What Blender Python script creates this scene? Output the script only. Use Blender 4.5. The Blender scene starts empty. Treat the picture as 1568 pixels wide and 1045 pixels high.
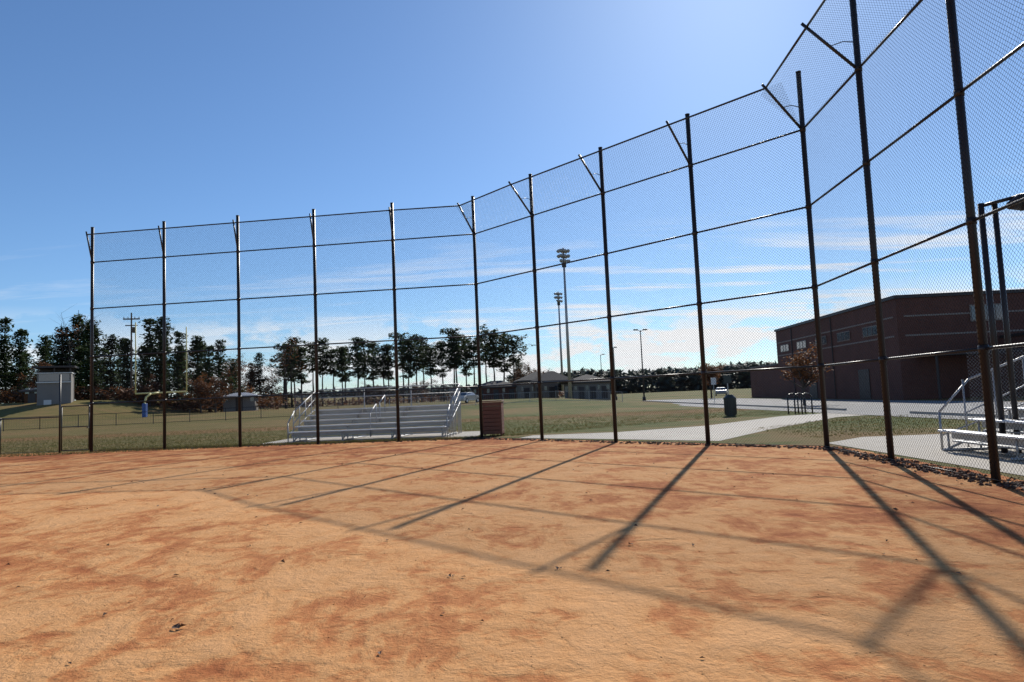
import bpy, math, random
from mathutils import Vector, Matrix
R=random.Random(7)
# ------------------------------------------------------------ helpers
def smooth(a,b,x):
    t=max(0,min(1,(x-a)/(b-a))); return t*t*(3-2*t)
def terrain(x,y):
    k=1-smooth(4,18,x)
    h=0.9*smooth(50,105,y)*k
    h+=2.6*smooth(80,102,y)*(1-smooth(-62,-50,x))
    return h
class MB:
    def __init__(s): s.v=[];s.f=[]
    def quad(s,a,b,c,d):
        n=len(s.v); s.v+=[tuple(a),tuple(b),tuple(c),tuple(d)]; s.f.append((n,n+1,n+2,n+3))
    def tri(s,a,b,c):
        n=len(s.v); s.v+=[tuple(a),tuple(b),tuple(c)]; s.f.append((n,n+1,n+2))
    def box(s,x0,x1,y0,y1,z0,z1,M=None):
        P=[(x0,y0,z0),(x1,y0,z0),(x1,y1,z0),(x0,y1,z0),(x0,y0,z1),(x1,y0,z1),(x1,y1,z1),(x0,y1,z1)]
        if M is not None: P=[tuple(M@Vector(p)) for p in P]
        n=len(s.v); s.v+=P
        s.f+=[tuple(n+i for i in q) for q in((0,3,2,1),(4,5,6,7),(0,1,5,4),(1,2,6,5),(2,3,7,6),(3,0,4,7))]
    def cyl(s,a,b,r,r2=None,n=8,cap=True):
        a=Vector(a);b=Vector(b); r2=r if r2 is None else r2
        d=(b-a).normalized(); t=Vector((0,0,1)) if abs(d.z)<.9 else Vector((1,0,0))
        u=d.cross(t).normalized(); w=d.cross(u)
        k=len(s.v)
        for c,rr in((a,r),(b,r2)):
            for i in range(n):
                q=2*math.pi*i/n; s.v.append(tuple(c+u*(rr*math.cos(q))+w*(rr*math.sin(q))))
        for i in range(n):
            j=(i+1)%n; s.f.append((k+i,k+n+i,k+n+j,k+j))
        if cap: s.f.append(tuple(k+i for i in range(n))); s.f.append(tuple(k+n+i for i in reversed(range(n))))
    def path(s,pts,r,n=8):
        for a,b in zip(pts[:-1],pts[1:]): s.cyl(a,b,r,n=n)
    def obj(s,name,mat,parent=None,smoothf=False,bevel=0,loc=None):
        me=bpy.data.meshes.new(name); me.from_pydata(s.v,[],s.f); me.update()
        if smoothf:
            for p in me.polygons: p.use_smooth=True
        o=bpy.data.objects.new(name,me); bpy.context.collection.objects.link(o)
        if mat: me.materials.append(mat)
        if parent: o.parent=parent
        if loc: o.location=loc
        if bevel:
            m=o.modifiers.new('b','BEVEL'); m.width=bevel; m.segments=2; m.limit_method='ANGLE'
        return o
def empty(name,loc=(0,0,0),rz=0,scale=1):
    e=bpy.data.objects.new(name,None); e.empty_display_size=.3
    bpy.context.collection.objects.link(e); e.location=loc; e.rotation_euler=(0,0,rz); e.scale=(scale,)*3
    return e
class NT:
    def __init__(s,name):
        s.m=bpy.data.materials.new(name); s.m.use_nodes=True; s.t=s.m.node_tree; s.t.nodes.clear()
        s.out=s.n('ShaderNodeOutputMaterial')
    def n(s,t,**k):
        x=s.t.nodes.new(t)
        for a,b in k.items(): setattr(x,a,b)
        return x
    def l(s,a,b): s.t.links.new(a,b)
    def noise(s,vec,scale,detail=4,rough=.55,dist=0):
        x=s.n('ShaderNodeTexNoise'); x.inputs['Scale'].default_value=scale; x.inputs['Detail'].default_value=detail
        x.inputs['Roughness'].default_value=rough; x.inputs['Distortion'].default_value=dist
        if vec: s.l(vec,x.inputs['Vector'])
        return x.outputs['Fac']
    def ramp(s,f,*st):
        x=s.n('ShaderNodeValToRGB'); e=x.color_ramp.elements
        while len(e)<len(st): e.new(.5)
        for q,(p,c) in zip(e,st): q.position=p; q.color=c if len(c)==4 else (*c,1)
        s.l(f,x.inputs['Fac']); return x.outputs['Color']
    def rng(s,f,a,b,c=0,d=1):
        x=s.n('ShaderNodeMapRange'); x.inputs[1].default_value=a;x.inputs[2].default_value=b;x.inputs[3].default_value=c;x.inputs[4].default_value=d
        s.l(f,x.inputs[0]); return x.outputs[0]
    def math(s,op,a,b):
        x=s.n('ShaderNodeMath',operation=op)
        for i,v in enumerate((a,b)):
            if v is None: continue
            if isinstance(v,(int,float)): x.inputs[i].default_value=v
            else: s.l(v,x.inputs[i])
        return x.outputs[0]
    def mix(s,f,a,b,mode='MIX'):
        x=s.n('ShaderNodeMix',data_type='RGBA',blend_type=mode)
        for i,v in((0,f),(6,a),(7,b)):
            if isinstance(v,(int,float)): x.inputs[i].default_value=v
            elif isinstance(v,tuple): x.inputs[i].default_value=(*v,1)
            else: s.l(v,x.inputs[i])
        return x.outputs[2]
    def map(s,vec,scale=(1,1,1),rot=(0,0,0),loc=(0,0,0)):
        x=s.n('ShaderNodeMapping'); x.inputs['Scale'].default_value=scale; x.inputs['Rotation'].default_value=rot; x.inputs['Location'].default_value=loc
        s.l(vec,x.inputs['Vector']); return x.outputs[0]
    def pos(s): return s.n('ShaderNodeNewGeometry').outputs['Position']
    def obj(s): return s.n('ShaderNodeTexCoord').outputs['Object']
    def bsdf(s,col,rough=.8,metal=0,bump=None,bs=.5,bd=.02,spec=.5,transl=0):
        b=s.n('ShaderNodeBsdfPrincipled'); b.inputs['Metallic'].default_value=metal
        b.inputs['Specular IOR Level'].default_value=spec
        if isinstance(rough,(int,float)): b.inputs['Roughness'].default_value=rough
        else: s.l(rough,b.inputs['Roughness'])
        if isinstance(col,tuple): b.inputs['Base Color'].default_value=(*col,1)
        else: s.l(col,b.inputs['Base Color'])
        if bump is not None:
            x=s.n('ShaderNodeBump'); x.inputs['Strength'].default_value=bs; x.inputs['Distance'].default_value=bd
            s.l(bump,x.inputs['Height']); s.l(x.outputs[0],b.inputs['Normal'])
        o=b.outputs[0]
        if transl:
            t=s.n('ShaderNodeBsdfTranslucent')
            if isinstance(col,tuple): t.inputs[0].default_value=(*col,1)
            else: s.l(col,t.inputs[0])
            m=s.n('ShaderNodeMixShader'); m.inputs[0].default_value=transl
            s.l(o,m.inputs[1]); s.l(t.outputs[0],m.inputs[2]); o=m.outputs[0]
        s.l(o,s.out.inputs[0]); return s.m
def simple(name,col,rough=.6,metal=0,var=.25,scale=6,spec=.5,transl=0,bump=0):
    t=NT(name); nz=t.noise(t.obj(),scale,5,.6)
    c=t.mix(nz,tuple(max(0,x*(1-var)) for x in col),tuple(min(1,x*(1+var)) for x in col))
    return t.bsdf(c,rough,metal,nz if bump else None,bump,.01,spec,transl)
# ------------------------------------------------------------ materials
def m_dirt():
    t=NT('infield_clay'); p=t.pos()
    big=t.noise(p,.22,4,.6,.4)
    mid=t.noise(t.map(p,(1,.8,1),(0,0,.6)),1.1,7,.62,.8)
    st=t.noise(t.map(p,(2.0,.7,1),(0,0,.75)),1.8,6,.65,.6)
    sm=t.noise(t.map(p,(1,.8,1),(0,0,-.4)),5.5,6,.65,.6)
    foot=t.n('ShaderNodeTexVoronoi'); foot.feature='SMOOTH_F1'; foot.inputs['Scale'].default_value=2.6; t.l(t.map(p,(1,1.6,1),(0,0,.5)),foot.inputs['Vector'])
    ft=t.rng(foot.outputs['Distance'],.05,.22)
    fine=t.noise(p,60,4,.7)
    sep=t.n('ShaderNodeSeparateXYZ'); t.l(p,sep.inputs[0])
    s=t.math('ADD',t.math('MULTIPLY',big,.5),t.math('MULTIPLY',mid,.65))
    s=t.math('ADD',s,t.math('MULTIPLY',st,.3))
    s=t.math('ADD',s,t.math('MULTIPLY',sm,.3))
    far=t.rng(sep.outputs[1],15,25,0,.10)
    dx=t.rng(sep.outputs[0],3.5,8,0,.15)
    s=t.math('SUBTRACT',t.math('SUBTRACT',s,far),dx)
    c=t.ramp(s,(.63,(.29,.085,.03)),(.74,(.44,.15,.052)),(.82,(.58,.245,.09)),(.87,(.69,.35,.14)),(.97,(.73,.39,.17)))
    c=t.mix(t.rng(fine,.35,.7,0,.3),c,(.36,.13,.048),'MIX')
    peb=t.n('ShaderNodeTexVoronoi'); peb.inputs['Scale'].default_value=26; t.l(p,peb.inputs['Vector'])
    dark=t.rng(peb.outputs['Distance'],.05,.16,1,0)
    gate=t.rng(t.noise(p,3,3),.55,.65)
    c=t.mix(t.math('MULTIPLY',t.math('MULTIPLY',dark,gate),.7),c,(.12,.05,.03))
    h=t.math('ADD',t.math('MULTIPLY',fine,.3),t.math('MULTIPLY',sm,1.5))
    h=t.math('ADD',h,t.math('MULTIPLY',t.noise(p,18,6,.7),.8))
    h=t.math('ADD',h,t.math('MULTIPLY',mid,2.0))
    h=t.math('ADD',h,t.math('MULTIPLY',t.math('MULTIPLY',ft,t.rng(t.noise(p,.8,3),.45,.6)),.7))
    h=t.math('ADD',h,t.math('MULTIPLY',t.math('MULTIPLY',dark,gate),.5))
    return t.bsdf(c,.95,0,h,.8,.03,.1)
def m_grass():
    t=NT('grass_turf'); p=t.pos()
    a=t.noise(p,.09,5,.6,.5); b=t.noise(t.map(p,(.35,1.5,1)),.5,6,.7); f=t.noise(p,9,6,.75)
    s=t.math('ADD',t.math('MULTIPLY',a,.5),t.math('MULTIPLY',b,.5))
    c=t.ramp(s,(.40,(.30,.19,.085)),(.47,(.22,.18,.07)),(.53,(.13,.15,.042)),(.62,(.085,.12,.03)))
    sep=t.n('ShaderNodeSeparateXYZ'); t.l(p,sep.inputs[0])
    left=t.rng(sep.outputs[0],-4,-14,0,.5)
    c=t.mix(left,c,(.24,.155,.06))
    yy=t.math('ADD',sep.outputs[1],t.math('MULTIPLY',t.noise(p,.2,4),3))
    bd=t.math('MULTIPLY',t.rng(yy,43,44.5),t.rng(yy,49,51,1,0))
    c=t.mix(t.math('MULTIPLY',bd,.6),c,(.34,.16,.075))
    c=t.mix(t.rng(f,.3,.7,0,.4),c,(.05,.048,.016))
    return t.bsdf(c,.95,0,f,1,.06,.1)
def m_concrete(name,base=(.42,.38,.33),sc=.6):
    t=NT(name); p=t.pos(); a=t.noise(p,sc,6,.65); f=t.noise(p,30,4,.7)
    c=t.mix(a,tuple(x*.75 for x in base),tuple(x*1.15 for x in base))
    c=t.mix(t.rng(f,.4,.7,0,.3),c,tuple(x*.6 for x in base))
    return t.bsdf(c,.85,0,f,.3,.01,.3)
def m_brick():
    t=NT('red_brick'); o=t.obj()
    sep=t.n('ShaderNodeSeparateXYZ'); t.l(o,sep.inputs[0])
    cmb=t.n('ShaderNodeCombineXYZ'); t.l(t.math('ADD',sep.outputs[0],sep.outputs[1]),cmb.inputs[0]); t.l(sep.outputs[2],cmb.inputs[1])
    b=t.n('ShaderNodeTexBrick'); t.l(cmb.outputs[0],b.inputs['Vector'])
    b.inputs['Scale'].default_value=1; b.inputs['Brick Width'].default_value=.23; b.inputs['Row Height'].default_value=.085; b.inputs['Mortar Size'].default_value=.008
    b.inputs['Color1'].default_value=(.12,.038,.026,1); b.inputs['Color2'].default_value=(.16,.052,.035,1); b.inputs['Mortar'].default_value=(.15,.11,.09,1)
    n=t.noise(o,.5,5,.6)
    c=t.mix(t.rng(n,.3,.7,0,.5),b.outputs[0],(.07,.027,.02))
    return t.bsdf(c,.9)
M={}
M['dirt']=m_dirt(); M['grass']=m_grass()
M['conc']=m_concrete('concrete_paving',(.50,.45,.38)); M['road']=m_concrete('pale_asphalt',(.25,.245,.24),.25)  # road: pale grey asphalt base, mottled by noise
M['line']=simple('road_paint',(.7,.7,.66),.7)
M['brick']=m_brick()
M['black']=simple('black_coated_steel',(.018,.015,.014),.38,0,.3,3)
M['wire']=simple('black_vinyl_wire',(.016,.015,.014),.5,0,.2,3,.3)
M['alu']=simple('aluminium',(.80,.80,.80),.45,.35,.1,2)
M['galv']=simple('galvanised_steel',(.45,.45,.45),.5,.5,.15,4)
M['brown']=simple('brown_recycled_slats',(.20,.07,.04),.6,0,.25,5)
M['trim']=simple('dark_metal_trim',(.04,.034,.034),.5,.2,.2,2)
M['band']=simple('pale_masonry',(.26,.21,.18),.85,0,.15,2)
M['glass']=simple('window_glass',(.06,.08,.10),.08,0,.2,1,1)
M['white']=simple('white_paint',(.62,.62,.6),.5,0,.08,2)
M['greywall']=simple('painted_block_wall',(.20,.185,.17),.85,0,.15,1)
M['tanwall']=simple('tan_siding',(.26,.21,.17),.85,0,.15,1)
M['roof']=simple('shingle_roof',(.085,.075,.07),.9,0,.3,5)
M['yellow']=simple('yellow_paint',(.80,.70,.30),.5,0,.1,2)
M['blue']=simple('blue_vinyl_pad',(.05,.12,.35),.6)
M['dgreen']=simple('dark_green_plastic',(.02,.035,.03),.45)
M['wood']=simple('weathered_pole_wood',(.12,.085,.06),.9,0,.3,4)
M['bark']=simple('pine_bark',(.06,.048,.04),.95,0,.35,3)
def m_leaf(name,a,b,tr=.25):
    t=NT(name); oi=t.n('ShaderNodeObjectInfo'); n=t.noise(t.pos(),.9,3,.6)
    c=t.mix(t.rng(n,.35,.65),a,b)
    c=t.mix(t.math('MULTIPLY',oi.outputs['Random'],.35),c,tuple(x*.5 for x in a))
    return t.bsdf(c,.7,0,None,0,0,.25,tr)
M['pine']=m_leaf('pine_needles',(.028,.052,.019),(.068,.10,.034),.32)
M['pine_haze']=m_leaf('haze_tinted_foliage',(.06,.085,.075),(.085,.11,.09),.15)  # distance haze painted into the leaf colour as a paler, bluish green
M['orange']=m_leaf('autumn_leaves',(.22,.08,.025),(.30,.13,.04),.35)
M['rust']=m_leaf('oak_leaves_brown',(.13,.055,.027),(.20,.09,.035),.3)
M['dry']=simple('dry_leaf',(.10,.05,.025),.8,0,.5,30)
M['clod']=simple('dark_soil_clods',(.085,.042,.026),.95,0,.4,20)
M['blade']=m_leaf('grass_blades',(.10,.11,.032),(.22,.17,.065),.4)
# ------------------------------------------------------------ camera
f,p,r,c=1063.0,.0786,.0422,1.4825
Rv=Vector((1,0,0));F=Vector((0,math.cos(p),math.sin(p)));U=Vector((0,-math.sin(p),math.cos(p)))
cx=Rv*math.cos(r)-U*math.sin(r); cy=Rv*math.sin(r)+U*math.cos(r)
cd=bpy.data.cameras.new('camera'); co=bpy.data.objects.new('camera',cd); bpy.context.collection.objects.link(co)
co.matrix_world=Matrix(((cx.x,cy.x,-F.x,0),(cx.y,cy.y,-F.y,0),(cx.z,cy.z,-F.z,c),(0,0,0,1)))
cd.sensor_width=36; cd.lens=f/1568*36; cd.clip_end=3000; cd.clip_start=.05
bpy.context.scene.camera=co
# ------------------------------------------------------------ light
AZ,EL=math.radians(19.8),math.radians(34.3)
sd=Vector((math.sin(AZ)*math.cos(EL),math.cos(AZ)*math.cos(EL),math.sin(EL)))
sl=bpy.data.lights.new('sun','SUN'); sl.energy=5.0; sl.angle=math.radians(.53); sl.color=(1,.95,.86)
so=bpy.data.objects.new('sun',sl); bpy.context.collection.objects.link(so); so.location=(20,60,50)
so.rotation_euler=sd.to_track_quat('Z','Y').to_euler()
w=bpy.data.worlds.new('World'); bpy.context.scene.world=w; w.use_nodes=True
t=w.node_tree; t.nodes.clear()
class WT(NT):
    def __init__(s): s.t=t
W=WT()
sky=W.n('ShaderNodeTexSky',sky_type='NISHITA'); sky.sun_disc=False; sky.sun_elevation=EL; sky.sun_rotation=AZ
sky.air_density=.95; sky.dust_density=.34; sky.ozone_density=3.5; sky.altitude=300
g=W.n('ShaderNodeTexCoord').outputs['Generated']
sep=W.n('ShaderNodeSeparateXYZ'); W.l(g,sep.inputs[0]); X_,Y_,Z_=sep.outputs
zz=W.math('ADD',W.math('MAXIMUM',Z_,0.0),.06)
cmb=W.n('ShaderNodeCombineXYZ'); W.l(W.math('DIVIDE',X_,zz),cmb.inputs[0]); W.l(W.math('DIVIDE',Y_,zz),cmb.inputs[1])
cv=cmb.outputs[0]
ci=W.noise(W.map(cv,(.45,1.9,1),(0,0,.10),(3,1,0)),1.0,9,.64,.4)
ci=W.rng(ci,.50,.62)
em=W.math('MULTIPLY',W.rng(Z_,.03,.07),W.rng(Z_,.16,.24,1,0))
am=W.rng(X_,-.40,.18,.22,1)
ci=W.math('MULTIPLY',W.math('MULTIPLY',ci,em),am)
pu=W.noise(W.map(g,(1,1,2.4),(0,0,0),(.3,.2,0)),11,8,.58,.2)
pu=W.rng(pu,.47,.53)
pm=W.math('MULTIPLY',W.rng(Z_,.0,.03),W.rng(Z_,.07,.13,1,0))
pu=W.math('MULTIPLY',W.math('MULTIPLY',pu,pm),W.rng(X_,-.65,.0,.6,1))
cl=W.math('MINIMUM',W.math('ADD',W.math('MULTIPLY',ci,.8),W.math('MULTIPLY',pu,.95)),1.0)
skc=W.mix(1.0,sky.outputs[0],(.80,.98,1.14),'MULTIPLY')
col=W.mix(cl,skc,(9.6,9.7,9.9))
bg=W.n('ShaderNodeBackground'); bg.inputs[1].default_value=.105; W.l(col,bg.inputs[0])
wo=W.n('ShaderNodeOutputWorld'); W.l(bg.outputs[0],wo.inputs[0])
sc=bpy.context.scene; sc.view_settings.view_transform='Standard'; sc.view_settings.look='None'; sc.view_settings.exposure=0
# ------------------------------------------------------------ ground
xs=[-900,-600,-400,-250,-180,-140]+[-120+4*i for i in range(61)]+[140,180,250,400,600,900]
ys=[-300,-100,-50,-20,0,15,25]+[30+4*i for i in range(33)]+[180,220,300,450,700,1200]
m=MB()
for y in ys:
    for x in xs: m.v.append((x,y,terrain(x,y)-.004))
nx=len(xs)
for j in range(len(ys)-1):
    for i in range(nx-1): k=j*nx+i; m.f.append((k,k+1,k+1+nx,k+nx))
m.obj('grass_ground',M['grass'],smoothf=True)
def sheet(name,pts,z,mat,jit=0,step=.5):
    v=[]
    n=len(pts)
    for i in range(n):
        a=Vector((*pts[i],0)); b=Vector((*pts[(i+1)%n],0)); L=(b-a).length
        k=max(1,int(L/step)) if jit else 1
        for q in range(k):
            P=a.lerp(b,q/k); v.append((P.x+R.uniform(-jit,jit),P.y+R.uniform(-jit,jit),z))
    me=bpy.data.meshes.new(name); me.from_pydata(v,[],[tuple(range(len(v)))]); me.update(); me.materials.append(mat)
    o=bpy.data.objects.new(name,me); bpy.context.collection.objects.link(o); return o
S=3.05;H=8.77
A=Vector((-1.2124,24.8305,0)); dl=Vector((math.cos(.1338),-math.sin(.1338),0)); dc=Vector((math.cos(.8331),-math.sin(.8331),0)); dr=Vector((math.cos(1.6372),-math.sin(1.6372),0))
LP=[A-dl*(5-i)*S for i in range(6)]; 
for i in range(1,5): LP.append(A+dc*i*S)
for i in range(1,5): LP.append(LP[9]+dr*i*S)
pl=[(-60,-30),(-60,31.5),(-30,28.9)]+[(LP[0].x,LP[0].y+.45),(A.x+.1,A.y+.55),(LP[9].x+.45,LP[9].y+.25),(LP[13].x+.5,LP[13].y),(7,-30)]
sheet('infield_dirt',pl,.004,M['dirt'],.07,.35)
sheet('bleacher_pad',[(-10.2,26.6),(-1.6,25.5),(-1.2,30.5),(-10,31)],.004,M['conc'])
sheet('footpath',[(2.2,22.6),(5.6,19.3),(8.5,23.4),(13.6,29.6),(17,31.0),(17,34.6),(12.4,32.6),(7.4,27.2),(3.6,25.4),(.6,25.6),(.1,24.4)],.004,M['conc'])
sheet('paved_seating_area',[(7.6,17.2),(9.2,18.6),(14.5,18.2),(14.5,4),(7.2,4)],.004,M['conc'])
sheet('access_road',[(17,-20),(27.2,-20),(27.2,90),(17,105),(8,118),(2,112),(13,92)],.012,M['road'])
m=MB(); m.box(16.85,17,-20,29.9,-.05,.12); m.box(16.85,17,35.8,92,-.05,.12); m.obj('kerb',M['conc'],bevel=.02)
m=MB()
for i in range(22): m.quad((22.0,i*4-4,.017),(22.12,i*4-4,.017),(22.12,i*4-2,.017),(22.0,i*4-2,.017))
m.obj('road_markings',M['line'])
# ------------------------------------------------------------ backstop fence
fence=empty('backstop_fence')
RH=[7.39,5.555,3.675,1.86]
nl=Vector((dl.y,-dl.x,0)); nc=Vector((dc.y,-dc.x,0)); nr=Vector((dr.y,-dr.x,0))
def nrm(i):
    if i<5: return nl
    if i==5: b=(nl+nc).normalized(); return b/b.dot(nl)
    if i<9: return nc
    if i==9: b=(nc+nr).normalized(); return b/b.dot(nc)
    return nr
OV,OZ=.9,8.28
N=len(LP)
posts=MB();rl=MB();br=MB()
TIP=[]
for i,P in enumerate(LP):
    posts.cyl(P+Vector((0,0,-.1)),P+Vector((0,0,H)),.058,n=14)
    posts.cyl(P+Vector((0,0,H)),P+Vector((0,0,H+.02)),.064,n=14)
    n=nrm(i); tip=P+n*OV+Vector((0,0,OZ))
    if i<5: tip=P+n*.3+Vector((0,0,8.43))
    if i==5: tip=P+Vector((-.48,-.42,8.34))
    TIP.append(tip)
    b0=P+Vector((0,0,RH[0]-.02))
    br.cyl(b0,tip+(tip-b0).normalized()*.12,.03)
    mid=b0.lerp(tip,.55); pp=P+Vector((0,0,mid.z+.05))
    q=mid.lerp(pp,.5)+Vector((0,0,.05)); br.path([mid,q,pp],.009,6)
    for h in RH: posts.cyl(P+Vector((0,0,h-.05)),P+Vector((0,0,h+.05)),.068,n=14)
for i in range(N-1):
    n=nrm(i) if i not in(5,9) else (nc if i==5 else nr)
    for h in RH: rl.cyl(LP[i]+Vector((0,0,h)),LP[i+1]+Vector((0,0,h)),.024)
    rl.cyl(TIP[i],TIP[i+1],.024)
    rl.cyl(LP[i]+Vector((0,0,.06))+n*.06,LP[i+1]+Vector((0,0,.06))+n*.06,.006,n=5)
posts.obj('posts',M['black'],fence,True); rl.obj('rails',M['black'],fence,True); br.obj('overhang_braces',M['black'],fence,True)
def mesh_panel(mb,O,u,v,n,Wd,Ht,d=.072,rw=.0023,bulge=.03,seg=.35):
    """two families of diagonal wires; each wire is an open V section (two faces)"""
    def P(a,b,s):
        bb=bulge*math.sin(math.pi*a/Wd)*abs(math.sin(math.pi*b/1.85)) if bulge else 0
        return O+u*a+v*b+n*(bb+s*.0022)
    for s in (1,-1):
        w=(v-u*s).normalized()*rw; nn=n*(rw*1.1)
        k0=-int(Ht/d)-1; k1=int(Wd/d)+1
        for k in range(k0,k1+1):
            c0=k*d
            if s==1: a0,b0=(c0,0) if c0>=0 else (0,-c0); L=min(Wd-a0,Ht-b0)
            else:
                a0,b0=(Wd-c0,0) if c0>=0 else (Wd,-c0); L=min(a0,Ht-b0)
            if L<=.02 or b0>=Ht: continue
            ns=max(1,int(L/seg+.5)); k_=None
            for q in range(ns+1):
                tt=L*q/ns; pt=P(a0+s*tt,b0+tt,s); m_=len(mb.v)
                mb.v+= [tuple(pt-w),tuple(pt+nn),tuple(pt+w)]
                if k_ is not None: mb.f+=[(k_,k_+1,m_+1,m_),(k_+1,k_+2,m_+2,m_+1)]
                k_=m_
up=Vector((0,0,1))
mw=MB()
for i in range(12):
    a,b=LP[i],LP[i+1]; u=(b-a).normalized(); n=Vector((u.y,-u.x,0))
    mesh_panel(mw,a+n*.06+up*.05,u,up,n,(b-a).length,7.34,bulge=.02+.02*((i*7)%3))
    ov=(TIP[i]-LP[i]).dot(n) if i!=5 else .8
    zt=TIP[i].z if i<5 else OZ
    if i==4: ov=.3
    O=a+up*7.39; v=(n*ov+up*(zt-7.39)).normalized(); Ht=math.hypot(ov,zt-7.39)
    mesh_panel(mw,O,u,v,v.cross(u),(b-a).length,Ht,bulge=0)
mw.obj('chain_link_mesh',M['wire'],fence)
lf=empty('low_chain_link_fence'); m=MB(); mw=MB()
g0=LP[0]-dl*1.35
for i in range(7):
    P=g0-dl*(i*2.6); hh=3.05 if i==0 else 1.45
    m.cyl(P,P+up*hh,.035)
    if i<6:
        Q=g0-dl*((i+1)*2.6); m.cyl(P+up*1.4,Q+up*1.4,.021); m.cyl(P+up*.08,Q+up*.08,.008)
        mesh_panel(mw,Q+up*.05,dl,up,nl,2.6,1.35,bulge=0)
m.obj('frame',M['black'],lf,True); mw.obj('mesh',M['wire'],lf)
gt=empty('fence_gate'); m=MB(); mw=MB(); a=g0+dl*.08; b=LP[0]-dl*.1
for P in(a,b): m.cyl(P+up*.1,P+up*1.8,.022)
for h in(.1,1.0,1.8): m.cyl(a+up*h,b+up*h,.02)
m.cyl(b+up*.95,b+up*.95+nl*.12,.02)
mesh_panel(mw,a+up*.1,dl,up,nl,(b-a).length,1.7,bulge=0)
m.obj('frame',M['black'],gt,True); mw.obj('mesh',M['wire'],gt)
def field_fence(name,pts,h,sp,mat):
    m=MB()
    for a,b in zip(pts[:-1],pts[1:]):
        a=Vector((*a,0));b=Vector((*b,0)); L=(b-a).length;k=max(1,int(L/sp)); pv=None
        for q in range(k+1):
            P=a.lerp(b,q/k); P.z=terrain(P.x,P.y); m.cyl(P,P+up*h,.035,n=6)
            if pv: m.cyl(pv+up*h,P+up*h,.025,n=5); m.cyl(pv+up*.1,P+up*.1,.02,n=5)
            if pv:
                d=(P-pv); kk=14
                for z in range(1,kk): m.cyl(pv+d*(z/kk)+up*.1,pv+d*(z/kk)+up*h,.006,n=3,cap=False)
            pv=P
    return m.obj(name,mat)
field_fence('outfield_fence',[(-75,60),(-45,66),(-22,70),(-14,72)],1.2,3.0,M['black'])
field_fence('outfield_fence',[(-14,78),(5,84),(13,84)],1.2,3.0,M['galv'])
# ------------------------------------------------------------ bleachers
def bleacher(name,loc,rz,L,rows,rise=.2,run=.62,z0=.43,guard=1.05):
    e=empty(name,loc,rz); st=MB();ft=MB();fr=MB();gd=MB();mw=MB()
    D=run*rows
    for i in range(rows):
        y=i*run; z=z0+i*rise
        st.box(0,L,y,y+.25,z-.04,z)
        if i: ft.box(0,L,y-.34,y-.04,z-.43-.03,z-.43)
        ft.box(0,L,y+.27,y+.285,z-.19,z-.03)
    k=int(L/1.8)
    for j in range(k+1):
        x=.15+(L-.3)*j/k
        fr.cyl((x,0,.03),(x,D,.03),.03)
        fr.cyl((x,.1,.05),(x,D-.3,z0+(rows-1)*rise-.06),.025)
        for i in range(rows):
            y=i*run+.12; fr.cyl((x,y,0),(x,y,z0+i*rise-.04),.022)
        if j<k:
            x2=.15+(L-.3)*(j+1)/k; fr.cyl((x,D-.4,.1),(x2,D-.4,z0+(rows-1)*rise-.1),.015); fr.cyl((x2,D-.4,.1),(x,D-.4,z0+(rows-1)*rise-.1),.015)
    top=z0+(rows-1)*rise
    for x in(-.06,L+.06):
        gd.path([(x,.1,0),(x,.1,z0+.35),(x,run*1.2,z0+guard*.95),(x,D,top+guard)],.024)
        for i in range(1,rows+1): gd.cyl((x,i*run,.0),(x,i*run,min(top+guard,z0+guard*.95+(top-z0+.05)*max(0,(i*run-run*1.2))/(D-run*1.2))),.018)
        gd.cyl((x,.1,.3),(x,D,top+.1),.016); gd.cyl((x,.6,z0+.3),(x,D,top+.55),.016)
        mesh_panel(mw,Vector((x,run*1.2,.35)),Vector((0,1,0)),Vector((0,0,1)),Vector((1,0,0)),D-run*1.2,top+guard*.75-.35,bulge=0,rw=.0018,seg=.5)
    gd.path([(-.06,D,top+guard),(L+.06,D,top+guard)],.024); gd.path([(-.06,D,top+.5),(L+.06,D,top+.5)],.018)
    kk=int(L/1.8)
    for j in range(kk+1): gd.cyl((L*j/kk,D,0),(L*j/kk,D,top+guard),.02)
    mesh_panel(mw,Vector((0,D,.7)),Vector((1,0,0)),Vector((0,0,1)),Vector((0,1,0)),L,top+guard-.75,bulge=0,rw=.0018,seg=.5)
    xa=L*.52
    gd.path([(xa,run*.3,z0-.3),(xa,run*.3,z0+.62),(xa,run*1.6,z0+.95),(xa,run*1.6,z0+.1)],.022)
    gd.path([(xa,run*2.4,z0+.1),(xa,run*2.4,z0+1.0),(xa,run*3.6,z0+1.3),(xa,run*3.6,z0+.5)],.022)
    st.obj('seat_planks',M['alu'],e,bevel=.008);ft.obj('foot_boards',M['galv'],e);fr.obj('frame',M['galv'],e,True);gd.obj('guard_rails',M['galv'],e,True);mw.obj('guard_mesh',M['galv'],e)
    return e
bleacher('aluminum_bleacher',(-8.85,27.2,0),-.1,6.2,5,guard=.85)
bleacher('aluminum_bleacher',(8.6,14.3,0),-math.pi/2-.05,6.5,5)
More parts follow.
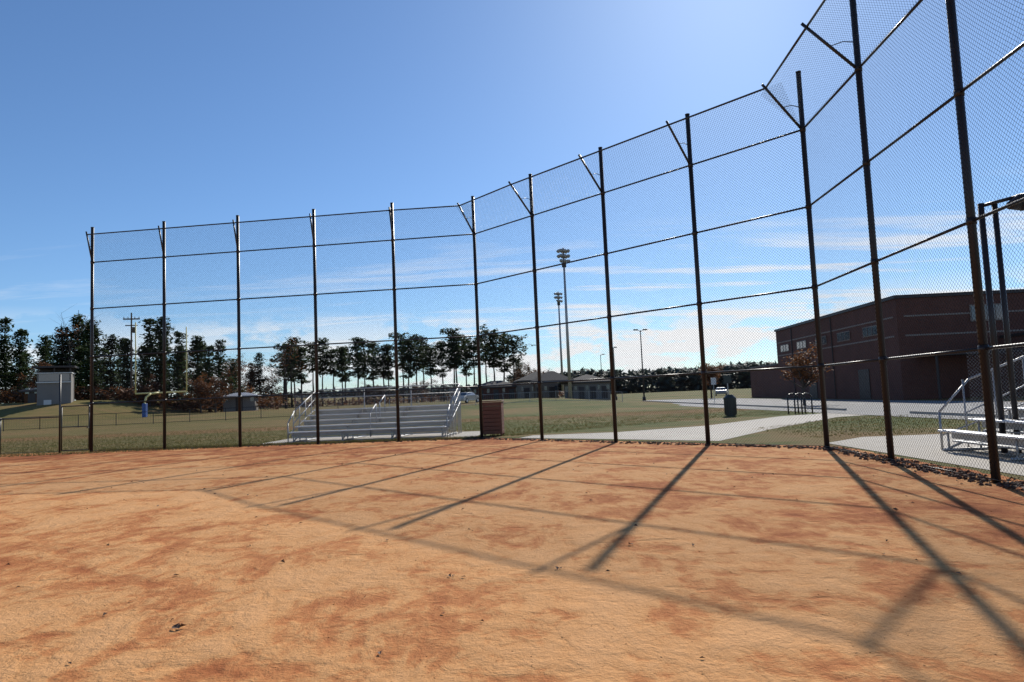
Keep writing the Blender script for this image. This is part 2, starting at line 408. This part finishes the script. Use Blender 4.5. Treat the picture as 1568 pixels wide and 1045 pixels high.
# ------------------------------------------------------------ small objects
e=empty('slatted_trash_enclosure',(-.87,26.6,0),-.1); m=MB()
for s in(0,1):
    for k in range(8):
        z=.08+k*.15
        m.box(-.38,.38,-.4+s*.8-.02,-.4+s*.8+.02,z,z+.135); m.box(-.38+s*.76-.02,-.38+s*.76+.02,-.375,.375,z,z+.135)
m.obj('slats',M['brown'],e,bevel=.006); m=MB()
for a in(-.36,.36):
    for b in(-.36,.36): m.box(a-.04,a+.04,b-.012,b+.012,0,1.25)
m.box(-.43,.43,-.45,.45,1.29,1.33); m.obj('frame_and_lid',M['brown'],e,bevel=.01)
def trash_can(loc):
    e=empty('trash_can',loc); m=MB()
    m.cyl((0,0,.05),(0,0,.85),.27,.30,n=20); m.cyl((0,0,.85),(0,0,.92),.32,.32,n=20); m.cyl((0,0,.92),(0,0,1.08),.30,.14,n=20); m.cyl((0,0,0),(0,0,.05),.22,n=16)
    m.obj('body',M['dgreen'],e); m=MB()
    for i in range(20):
        q=i*math.pi/10; m.box(-.012,.012,.285,.3,.1,.82,Matrix.Rotation(q,4,'Z'))
    m.obj('ribs',M['black'],e)
trash_can((10.8,35,0))
def signpost(loc,h,wd,ht,mat):
    e=empty('sign_post',loc); m=MB(); m.cyl((0,0,0),(0,0,h),.03); m.obj('post',M['galv'],e); m=MB(); m.box(-wd/2,wd/2,-.045,-.03,h-ht,h); m.obj('sign_panel',mat,e,bevel=.01)
signpost((11.1,36.2,0),2.1,.4,.45,M['dgreen'])
signpost((17.2,60,0),2.3,.45,.6,M['white'])
e=empty('bike_rack',(14.3,34.2,0),.3); m=MB()
for k in range(3):
    y=k*.5; m.path([(-.3,y,0),(-.3,y,.8)]+[(-.3*math.cos(q*math.pi/6),y,.8+.2*math.sin(q*math.pi/6)) for q in range(1,6)]+[(.3,y,.8),(.3,y,0)],.035)
m.obj('hoops',M['black'],e,True)
def lamp(name,loc,h,arms,rz=0):
    e=empty(name,loc,rz); m=MB(); m.cyl((0,0,0),(0,0,h),.11,.06,n=10)
    m.cyl((0,0,0),(0,0,.6),.22,n=10)
    for s in arms: m.path([(0,0,h-.15),(s*.3,0,h+.02),(s*.5,0,h+.05)],.04)
    m.obj('pole_and_arms',M['trim'],e,True); m=MB()
    for s in arms: m.box(min(s*.4,s*.95),max(s*.4,s*.95),-.2,.2,h+.02,h+.18)
    m.obj('luminaires',M['trim'],e,bevel=.03)
lamp('parking_lamp',(17.3,93,0),9.5,(1,-1),.2)
lamp('parking_lamp',(17.2,118,0),8.9,(1,-1),.9)
lamp('parking_lamp',(19,150,.0),9.5,(1,),.4)
e=empty('light_pole',(9.3,13.4,0),0); m=MB()
m.cyl((0,0,0),(0,0,4.85),.055,n=12); m.cyl((.2,-.1,0),(.2,-.1,4.8),.05,n=12)
m.path([(0,0,4.8),(.4,-.3,4.86),(1.2,-.6,5.0),(2.6,-1.0,5.2)],.035); m.obj('posts_and_arm',M['black'],e,True)
m=MB(); m.cyl((.3,-.3,4.70),(.5,-.36,4.75),.06,.17,n=12); m.cyl((.5,-.36,4.75),(1.3,-.6,4.87),.17,.09,n=12); m.obj('luminaire',M['black'],e,True)
def stadium(loc,h,rows,rz):
    e=empty('stadium_light_tower',loc,rz); m=MB(); m.cyl((0,0,0),(0,0,h),.30,.15,n=10)
    for i in range(int(h*.6),int(h*.85),1): m.cyl((-.25,0,i),(.25,0,i),.02,n=5)
    m.obj('pole',M['galv'],e,True); m=MB(); l=MB()
    for k in range(rows):
        z=h-.5-k*.85; m.cyl((-.75,0,z),(.75,0,z),.07)
        for x in(-.7,0,.7):
            l.cyl((x,0,z+.15),(x,-.4,z-.05),.16,.32,n=12); 
            if k<2: l.cyl((x,.1,z+.15),(x,.5,z-.05),.16,.32,n=12)
    m.box(-.3,.3,-.2,.2,h-3.2,h-2.4)
    m.obj('crossarms',M['trim'],e); l.obj('floodlights',M['galv'],e,True)
stadium((9.0,112,.6),24.6,3,.5)
stadium((11.2,160,.6),24.5,3,.8)
e=empty('utility_pole',(-60,109,1.5),.2); m=MB(); m.cyl((0,0,-1),(0,0,15.6),.17,.11); m.box(-1.2,1.2,-.07,.07,14.5,14.7); m.box(-.9,.9,-.07,.07,13.5,13.65)
for x in(-1.1,-.5,.5,1.1): m.cyl((x,0,14.7),(x,0,14.95),.06)
m.box(.2,.6,-.25,.25,12.4,13.3)
m.obj('pole_and_crossarms',M['wood'],e)
gz=terrain(-48,92)
e=empty('football_goalpost',(-46.2,91,gz-.1),-.1); m=MB()
w2=3.55
m.cyl((-w2,0,3.15),(w2,0,3.15),.10)
for s in(-1,1): m.cyl((s*w2,0,3.15),(s*w2,0,12.6 if s<0 else 11.6),.075)
m.path([(-1.2,-1.6,0),(-1.2,-1.6,1.9),(-1.1,-1.45,2.6),(-.8,-.9,3.05),(-.3,0,3.15)],.13); m.obj('uprights_and_crossbar',M['yellow'],e,True)
m=MB(); m.box(-1.45,-.95,-1.85,-1.35,0,1.8); m.obj('base_pad',M['blue'],e,bevel=.06)
# ------------------------------------------------------------ buildings
def hip(m,x0,x1,y0,y1,z,h,o=.5):
    x0-=o;x1+=o;y0-=o;y1+=o; d=min(x1-x0,y1-y0)/2
    if x1-x0>=y1-y0: a=(x0+d,(y0+y1)/2,z+h);b=(x1-d,(y0+y1)/2,z+h)
    else: a=((x0+x1)/2,y0+d,z+h);b=((x0+x1)/2,y1-d,z+h)
    c=[(x0,y0,z),(x1,y0,z),(x1,y1,z),(x0,y1,z)]
    if x1-x0>=y1-y0: m.quad(c[0],c[1],b,a);m.tri(c[1],c[2],b);m.quad(c[2],c[3],a,b);m.tri(c[3],c[0],a)
    else: m.tri(c[0],c[1],a);m.quad(c[1],c[2],b,a);m.tri(c[2],c[3],b);m.quad(c[3],c[0],a,b)
    m.box(x0,x1,y0,y1,z-.25,z-.003)
e=empty('brick_school_building',(27.8,49.9,0),-.055)
wl=MB(); wl.box(0,45,0,27,-.2,7.3); wl.box(-.0,20,27.01,38,-.2,3.6); wl.box(7,45,-6,-.01,-.2,4.1)
wl.obj('brick_walls',M['brick'],e)
m=MB(); m.box(-.12,45.1,-.12,27.1,7.31,7.55); m.box(-.1,20,27.12,38.1,3.61,3.8); m.box(6.9,45.1,-6.12,-.13,4.11,4.3)
m.obj('roof_coping',M['trim'],e)
m=MB()
for z0,z1 in((5.95,6.07),(4.55,4.67)):
    m.box(-.03,-.003,.5,26.6,z0,z1); m.box(.5,44.5,-.03,-.003,z0,z1)
m.obj('masonry_bands',M['band'],e)
wn=MB();fm=MB()
for y in(3,8,13,18,23):
    fm.box(-.06,-.035,y-.08,y+2.5,4.92,5.72); wn.box(-.085,-.065,y,y+2.42,5.0,5.64)
    for q in(.8,1.6): fm.box(-.11,-.09,y+q-.03,y+q+.03,5.0,5.64)
for x in(5.2,):
    fm.box(x-.1,x+2.3,-.06,-.035,5.4,6.6); wn.box(x,x+2.2,-.085,-.065,5.5,6.5)
    for q in(.55,1.1,1.65): fm.box(x+q-.03,x+q+.03,-.11,-.09,5.5,6.5)
for x in(9,13,17): fm.box(x,x+2.2,-6.06,-6.035,1.0,2.8); wn.box(x+.1,x+2.1,-6.085,-6.065,1.1,2.7)
wn.obj('window_glass',M['glass'],e);fm.obj('window_frames',M['band'],e)
m=MB(); m.box(1.0,6.7,-2.6,-.13,3.0,3.25)
for x in(1.3,6.3): m.cyl((x,-2.3,0),(x,-2.3,3.0),.09)
for y in(5,16): m.box(-.06,-.005,y,y+1.9,0,2.4)
for y in(11.7,21.9): m.cyl((-.08,y,0),(-.08,y,7.2),.05)
m.obj('entrance_canopy_doors_downpipes',M['trim'],e)
e=empty('press_box',(-64.6,98,3.3),.45); m=MB(); m.box(-2.0,2.0,-1.6,1.6,-2,4.1); m.obj('block_walls',M['greywall'],e)
m=MB(); m.box(-2.5,2.5,-2.1,2.1,4.75,5.0)
for x in(-1.9,1.9,0): m.box(x-.08,x+.08,-1.55,-1.4,4.1,4.75)
m.box(-2.0,2.0,1.2,1.6,4.1,4.75); m.obj('roof',M['trim'],e)
m=MB(); m.box(-1.8,1.8,-1.63,-1.605,2.9,3.9); m.obj('window_glass',M['glass'],e)
m=MB(); m.box(-2.1,2.1,-1.8,-1.605,2.65,2.8); m.box(-2.1,2.1,-1.75,1.7,3.95,4.08); m.box(-1.2,-.3,-1.65,-1.605,-1.9,.3); m.obj('trim_and_door',M['white'],e)
def shed(name,loc,rz,w,d,h,rh,wall,roofm,doors=2):
    e=empty(name,loc,rz); m=MB(); m.box(0,w,0,d,-.5,h-.26); m.obj('walls',wall,e)
    m=MB(); hip(m,0,w,0,d,h,rh); m.obj('hip_roof',roofm,e)
    m=MB()
    for i in range(doors): x=w*(i+.5)/doors; m.box(x-.5,x+.5,-.04,-.005,0,2.1)
    m.obj('doors',M['trim'],e)
    m=MB()
    for i in range(doors+1): x=min(max(w*i/doors,.4),w-.4); m.box(x-.25,x+.25,-.05,-.005,1.5,2.3)
    m.obj('windows',M['glass'],e)
shed('concession_building',(1.2,128,.7),.1,7.0,8,3.5,1.7,M['tanwall'],M['roof'],3)
shed('field_house',(8.8,122,.4),-.1,8,9,3.0,1.4,M['greywall'],M['roof'],4)
shed('field_house',(-8,135,.7),0,9,7,2.7,1.2,M['brick'],M['roof'],3)
shed('equipment_shed',(-43.5,104,.8),.2,4.5,3,2.4,.5,M['greywall'],M['galv'],1)
shed('equipment_shed',(-70.5,100,3.2),.2,2,2,2.0,.4,M['rust'],M['trim'],1)
e=empty('picnic_shelter',(3.6,120,.7),0); m=MB()
for x in(0,6):
    for y in(0,5): m.box(x-.12,x+.12,y-.12,y+.12,-.3,2.9)
m.obj('columns',M['wood'],e); m=MB(); hip(m,0,6,0,5,3.1,1.7,.8); m.obj('hip_roof',M['roof'],e)
# ------------------------------------------------------------ cars
def car(loc,rz,col):
    e=empty('parked_car',loc,rz); paint=simple('car_paint',col,.25,.2,.05)
    prof=[(-2.2,.3),(-2.25,.65),(-2.1,.92),(-1.5,.98),(-1.0,1.38),(.35,1.42),(1.1,1.0),(2.0,.85),(2.2,.6),(2.15,.3)]
    m=MB(); n=len(prof)
    for s in(-1,1):
        for x,z in prof: m.v.append((x,s*(.88 if z<1.1 else .68),z))
    m.f.append(tuple(range(n)));m.f.append(tuple(reversed(range(n,2*n))))
    for i in range(n): j=(i+1)%n; m.f.append((i,i+n,j+n,j))
    m.obj('body',paint,e,bevel=.05)
    m=MB()
    for s in(-1,1):
        m.quad((-1.3,s*.86,1.02),(.9,s*.86,1.02),(.3,s*.72,1.34),(-.95,s*.72,1.34))
    m.quad((1.12,-.72,1.02),(1.12,.72,1.02),(.42,.6,1.4),(.42,-.6,1.4)); m.quad((-1.5,-.72,1.02),(-1.5,.72,1.02),(-1.05,.6,1.37),(-1.05,-.6,1.37))
    m.obj('windows',M['glass'],e)
    m=MB()
    for x in(-1.4,1.35):
        for s in(-1,1): m.cyl((x,s*.72,.32),(x,s*.92,.32),.32,n=18)
    m.obj('tyres',M['black'],e); m=MB()
    for x in(-1.4,1.35):
        for s in(-1,1): m.cyl((x,s*.925,.32),(x,s*.93,.32),.18,n=14)
    m.obj('hubs',M['alu'],e)
car((-6.3,92,terrain(-6.3,92)),1.1,(.5,.5,.5))
car((35,118,0),1.3,(.35,.36,.38)); car((44,122,0),1.4,(.3,.05,.04))
# ------------------------------------------------------------ trees
def clump(m,P,rx,rz,n,s):
    for _ in range(n):
        while 1:
            a,b,c_=R.uniform(-1,1),R.uniform(-1,1),R.uniform(-1,1)
            if a*a+b*b+c_*c_<1: break
        Q=P+Vector((a*rx,b*rx,c_*rz)); d=Vector((R.uniform(-1,1),R.uniform(-1,1),R.uniform(-.5,.5))).normalized(); e_=d.cross(Vector((R.uniform(-.5,.5),R.uniform(-.5,.5),1))).normalized()
        l=s*R.uniform(.6,1.5); wv=s*R.uniform(.3,.8); m.quad(Q-d*l,Q-e_*wv,Q+d*l,Q+e_*wv)
def pine_mesh(Ht,base,wid,seed,full=False):
    global R; R=random.Random(seed)
    tr=MB();lf=MB(); pts=[Vector((0,0,-.5))]; x=y=0
    for k in range(1,9):
        x+=R.uniform(-.15,.15);y+=R.uniform(-.15,.15); pts.append(Vector((x,y,Ht*k/8)))
    for k in range(8): tr.cyl(pts[k],pts[k+1],.22*(1-k/9),.22*(1-(k+1)/9)+.01,n=7,cap=False)
    z=Ht*base; sect=[R.uniform(.7,1.25) for _ in range(6)]
    while z<Ht*.97:
        q=(z/Ht-base)/(1-base); ax=pts[min(7,int(z/Ht*8))]
        if full: L=wid*(1-q)**.6*(.75+.25*min(1,q*6))+.45
        else: L=wid*(math.sin(math.pi*min(1,.22+q*.66))**.8)+.2
        nb=R.randint(4,6); off=R.uniform(0,6.28); L*=R.uniform(.75,1.15)
        for b in range(nb):
            if R.random()<.14: continue
            an=off+b*6.28/nb+R.uniform(-.4,.4); l=L*R.uniform(.6,1.15)*sect[int(an%6.28/6.28*6)%6]; tilt=R.uniform(-.08,.3)+q*.3
            d=Vector((math.cos(an)*math.cos(tilt),math.sin(an)*math.cos(tilt),math.sin(tilt)))
            s0=Vector((ax.x,ax.y,z)); tr.cyl(s0,s0+d*l,.05,.015,n=4,cap=False)
            nc=max(2,int(l/.85))
            for k in range(nc):
                f_=.2+.85*k/nc; P=s0+d*(l*f_)+Vector((R.uniform(-.4,.4),R.uniform(-.4,.4),R.uniform(-.25,.3)))
                clump(lf,P,1.05,.48,R.randint(10,14),.37)
        z+=R.uniform(.6,1.05)*Ht/16
    for _ in range(8):
        zz=R.uniform(.25,1)*base*Ht; an=R.uniform(0,6.28); tr.cyl((0,0,zz),(math.cos(an)*.8,math.sin(an)*.8,zz+.1),.03,.01,n=3)
    off=len(tr.v); v=tr.v+lf.v; f_=tr.f+[tuple(i+off for i in q) for q in lf.f]
    me=bpy.data.meshes.new('pine_tree'); me.from_pydata(v,[],f_); me.materials.append(M['bark']);me.materials.append(M['pine'])
    for i,pg in enumerate(me.polygons): pg.material_index=0 if i<len(tr.f) else 1
    me.update(); return me
tall=[pine_mesh(16,.42+.07*(i%3),3.0+.3*(i%3),100+i) for i in range(6)]
full=[pine_mesh(16,.05,4.4,200+i,True) for i in range(5)]
R=random.Random(11)
def place(me,name,x,y,s,sz=1):
    o=bpy.data.objects.new(name,me); bpy.context.collection.objects.link(o); o.location=(x,y,terrain(x,y)); o.rotation_euler=(R.uniform(-.03,.03),R.uniform(-.03,.03),R.uniform(0,6.28)); o.scale=(s*R.uniform(.9,1.15),s*R.uniform(.9,1.15),s*sz); return o
def azpos(px,D):
    tn=(px-784-4)/1063; return tn*D,D
prof=[(-60,15),(-25,17),(8,17.8),(30,16),(72,12.5),(95,16.5),(118,18.6),(145,16.5),(172,14),(196,13),(222,16.8),(252,16.8),(276,14.5),(303,13.5),(325,12),(345,13),(362,9.5)]
for x,h in prof:
    D=R.uniform(112,124); X,Y=azpos(x+R.uniform(-5,5),D); g_=terrain(X,Y); place(R.choice(full),'pine_tree',X,Y,(h-g_*.8)/16*D/118)
for x in range(-50,330,30):
    D=R.uniform(134,145); X,Y=azpos(x,D); place(R.choice(full),'pine_tree',X,Y,R.uniform(.68,.88))
for x in list(range(432,785,13)):
    D=R.uniform(145,172); X,Y=azpos(x+R.uniform(-6,6),D); place(R.choice(tall),'pine_tree',X,Y,R.uniform(.88,1.06)*D/163,R.uniform(.90,1.05))
for x,h in((795,8),(812,6.5),(400,10),(385,7.5)):
    X,Y=azpos(x,160); place(R.choice(full),'pine_tree',X,Y,h/16*1.1)
def broadleaf(name,x,y,Ht,wd,mat,dens=1,seed=1,lh=.25):
    global R; R=random.Random(seed); tr=MB();lf=MB()
    e=empty(name,(x,y,terrain(x,y)))
    tr.cyl((0,0,-.3),(0,0,Ht*.4),Ht*.02+.03,Ht*.014+.02,n=7)
    for k in range(int(16)):
        an=R.uniform(0,6.28); z0=Ht*R.uniform(lh,.6); L=Ht*R.uniform(.3,.5); tl=R.uniform(.3,1.3)
        a=Vector((0,0,z0)); d=Vector((math.cos(an)*math.cos(tl)*wd/Ht*1.3,math.sin(an)*math.cos(tl)*wd/Ht*1.3,math.sin(tl))); b=a+d*L
        if b.z>Ht: b.z=Ht
        tr.cyl(a,b,.05,.015,n=5,cap=False)
        for j in range(5):
            t0=a.lerp(b,R.uniform(.3,1)); t1=t0+Vector((R.uniform(-1,1),R.uniform(-1,1),R.uniform(0,1)))*Ht*.12; tr.cyl(t0,t1,.02,.006,n=3,cap=False)
            if dens and R.random()<dens: clump(lf,t1,Ht*.1,Ht*.08,30,.07+Ht*.012)
    tr.obj('trunk_and_limbs',M['bark'],e)
    if dens: lf.obj('crown_leaves',mat,e)
broadleaf('autumn_tree',19.5,47,4.2,3.2,M['orange'],.7,31)
broadleaf('autumn_tree',26,92,5.0,4,M['orange'],.9,32)
broadleaf('autumn_tree',-42.5,99,6.6,7,M['rust'],1,33,.05)
broadleaf('autumn_tree',-45.5,101,5.5,6,M['orange'],1,34,.05)
broadleaf('autumn_tree',-71,106,6,6,M['rust'],1,35,.05)
broadleaf('autumn_tree',-56,107,5,6,M['rust'],1,45,.05)
broadleaf('autumn_tree',-51,128,9,6,M['orange'],.8,36,.1)
broadleaf('autumn_tree',-57,140,11,6,M['rust'],.8,39,.1)
broadleaf('bare_tree',-76,119,17,9,M['rust'],.08,37)
broadleaf('bare_tree',-40,122,13,7,M['rust'],.1,38)
for i,(x,y,h) in enumerate(((2.5,150,8),(6,155,7),(-62,130,9),(-72,104,5),(-20,150,5),(-30,150,5),(-60,158,9),(-54,155,8))):
    broadleaf('autumn_tree',x,y,h,7,M['rust'],1,60+i,.05)
R=random.Random(5); m=MB()
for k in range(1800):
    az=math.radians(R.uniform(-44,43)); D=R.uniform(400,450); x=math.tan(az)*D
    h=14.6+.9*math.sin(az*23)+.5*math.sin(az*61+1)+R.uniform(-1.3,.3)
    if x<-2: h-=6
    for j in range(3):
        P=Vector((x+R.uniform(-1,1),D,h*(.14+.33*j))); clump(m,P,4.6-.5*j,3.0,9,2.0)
m.obj('distant_treeline',M['pine_haze'])
R=random.Random(6); m=MB()
for k in range(420):
    px=R.uniform(-80,430); D=R.uniform(106,116); X,Y=azpos(px,D); P=Vector((X,Y,terrain(X,Y)+R.uniform(.2,1.8))); clump(m,P,1.3,.9,14,.34)
for k in range(300):
    px=R.uniform(400,860); D=R.uniform(150,175); X,Y=azpos(px,D); P=Vector((X,Y,terrain(X,Y)+R.uniform(.2,1.2))); clump(m,P,1.5,.8,12,.4)
m.obj('undergrowth_hedge',M['rust'])
# ------------------------------------------------------------ scatter
R=random.Random(9); m=MB()
def leaf(m,x,y,s,z=.006):
    a=R.uniform(0,6.28); u=Vector((math.cos(a),math.sin(a),R.uniform(-.2,.3)))*s; v=Vector((-math.sin(a),math.cos(a),R.uniform(-.2,.5)))*s*.55; P=Vector((x,y,z+s*.3)); k=up*s*R.uniform(.2,.6)
    m.tri(P-u,P-v*1+k,P+u*.1);m.tri(P-u,P+u*.1,P+v+k);m.tri(P+u*.1,P-v+k,P+u);m.tri(P+u*.1,P+u,P+v+k*.7)
for _ in range(1500):
    i=R.choices(range(12),[1,1,1,1,1,3,4,5,6,8,8,8])[0]; q=R.random(); P=LP[i].lerp(LP[i+1],q); n=nrm(i).normalized(); P=P+n*R.gauss(-.05,.16); leaf(m,P.x,P.y,R.uniform(.02,.045))
for _ in range(220):
    leaf(m,R.uniform(-9,6.5),R.uniform(2.5,22),R.uniform(.012,.03))
for x,y,s in((-2.35,4.82,.05),(4.25,8.0,.035),(1.05,6.8,.03),(.3,6.0,.03),(-.6,5.9,.03)): leaf(m,x,y,s);leaf(m,x+.03,y+.02,s*.7)
m.obj('fallen_leaves',M['dry'])
m=MB()
def clod(m,x,y,s):
    n=len(m.v); k=6; z0=-.002
    rr=[s*R.uniform(.6,1.2) for _ in range(k)]
    for i in range(k): a=i*6.283/k; m.v.append((x+rr[i]*math.cos(a),y+rr[i]*math.sin(a),z0))
    for i in range(k): a=i*6.283/k+.3; m.v.append((x+rr[i]*.6*math.cos(a),y+rr[i]*.6*math.sin(a),s*R.uniform(.4,.8)))
    m.v.append((x,y,s*.8))
    for i in range(k): j=(i+1)%k; m.f.append((n+i,n+j,n+k+j,n+k+i)); m.f.append((n+k+i,n+k+j,n+2*k))
for _ in range(1100):
    i=R.choices(range(12),[1,1,1,1,1,3,4,5,6,8,8,8])[0]; q=R.random(); P=LP[i].lerp(LP[i+1],q); n=nrm(i).normalized(); P=P+n*R.gauss(0,.13); clod(m,P.x,P.y,R.uniform(.015,.06))
m.obj('soil_clods',M['clod'])
m=MB()
for _ in range(1800):
    y=2.3+18*R.random()**1.6; x=R.uniform(-.8,.8)*y
    if x>6.4: continue
    clod(m,x,y,R.uniform(.003,.009)*(1+.05*y))
m.obj('dirt_crumbs',M['dirt'])
m=MB()
def blade(x,y,h):
    z=terrain(x,y); a=R.uniform(0,3.14); w_=.012*(1+y/40); dx,dy=math.cos(a)*w_,math.sin(a)*w_
    m.tri((x-dx,y-dy,z-.01),(x+dx,y+dy,z-.01),(x+R.uniform(-.04,.04),y+R.uniform(-.04,.04),z+h))
for _ in range(45000):
    y=26+24*R.random()**1.5; x=R.uniform(-.8,.42)*y
    if -10.2<x<-1 and y<31: continue
    if x>-1.2 and y<34 and (y-24.4)<.78*(x)+1.5: continue
    blade(x,y,R.uniform(.02,.055)*(1.2-(y-26)/40))
for _ in range(9000):
    q=R.random(); P=LP[0].lerp(LP[5],q); blade(P.x,P.y+R.gauss(.45,.12),R.uniform(.03,.12))
for _ in range(4000):
    x=R.uniform(8,16.5);y=R.uniform(19,29); 
    if y<20+.9*(x-8)+4 and y<29: blade(x,y,R.uniform(.02,.06))
m.obj('grass_blades',M['blade'])
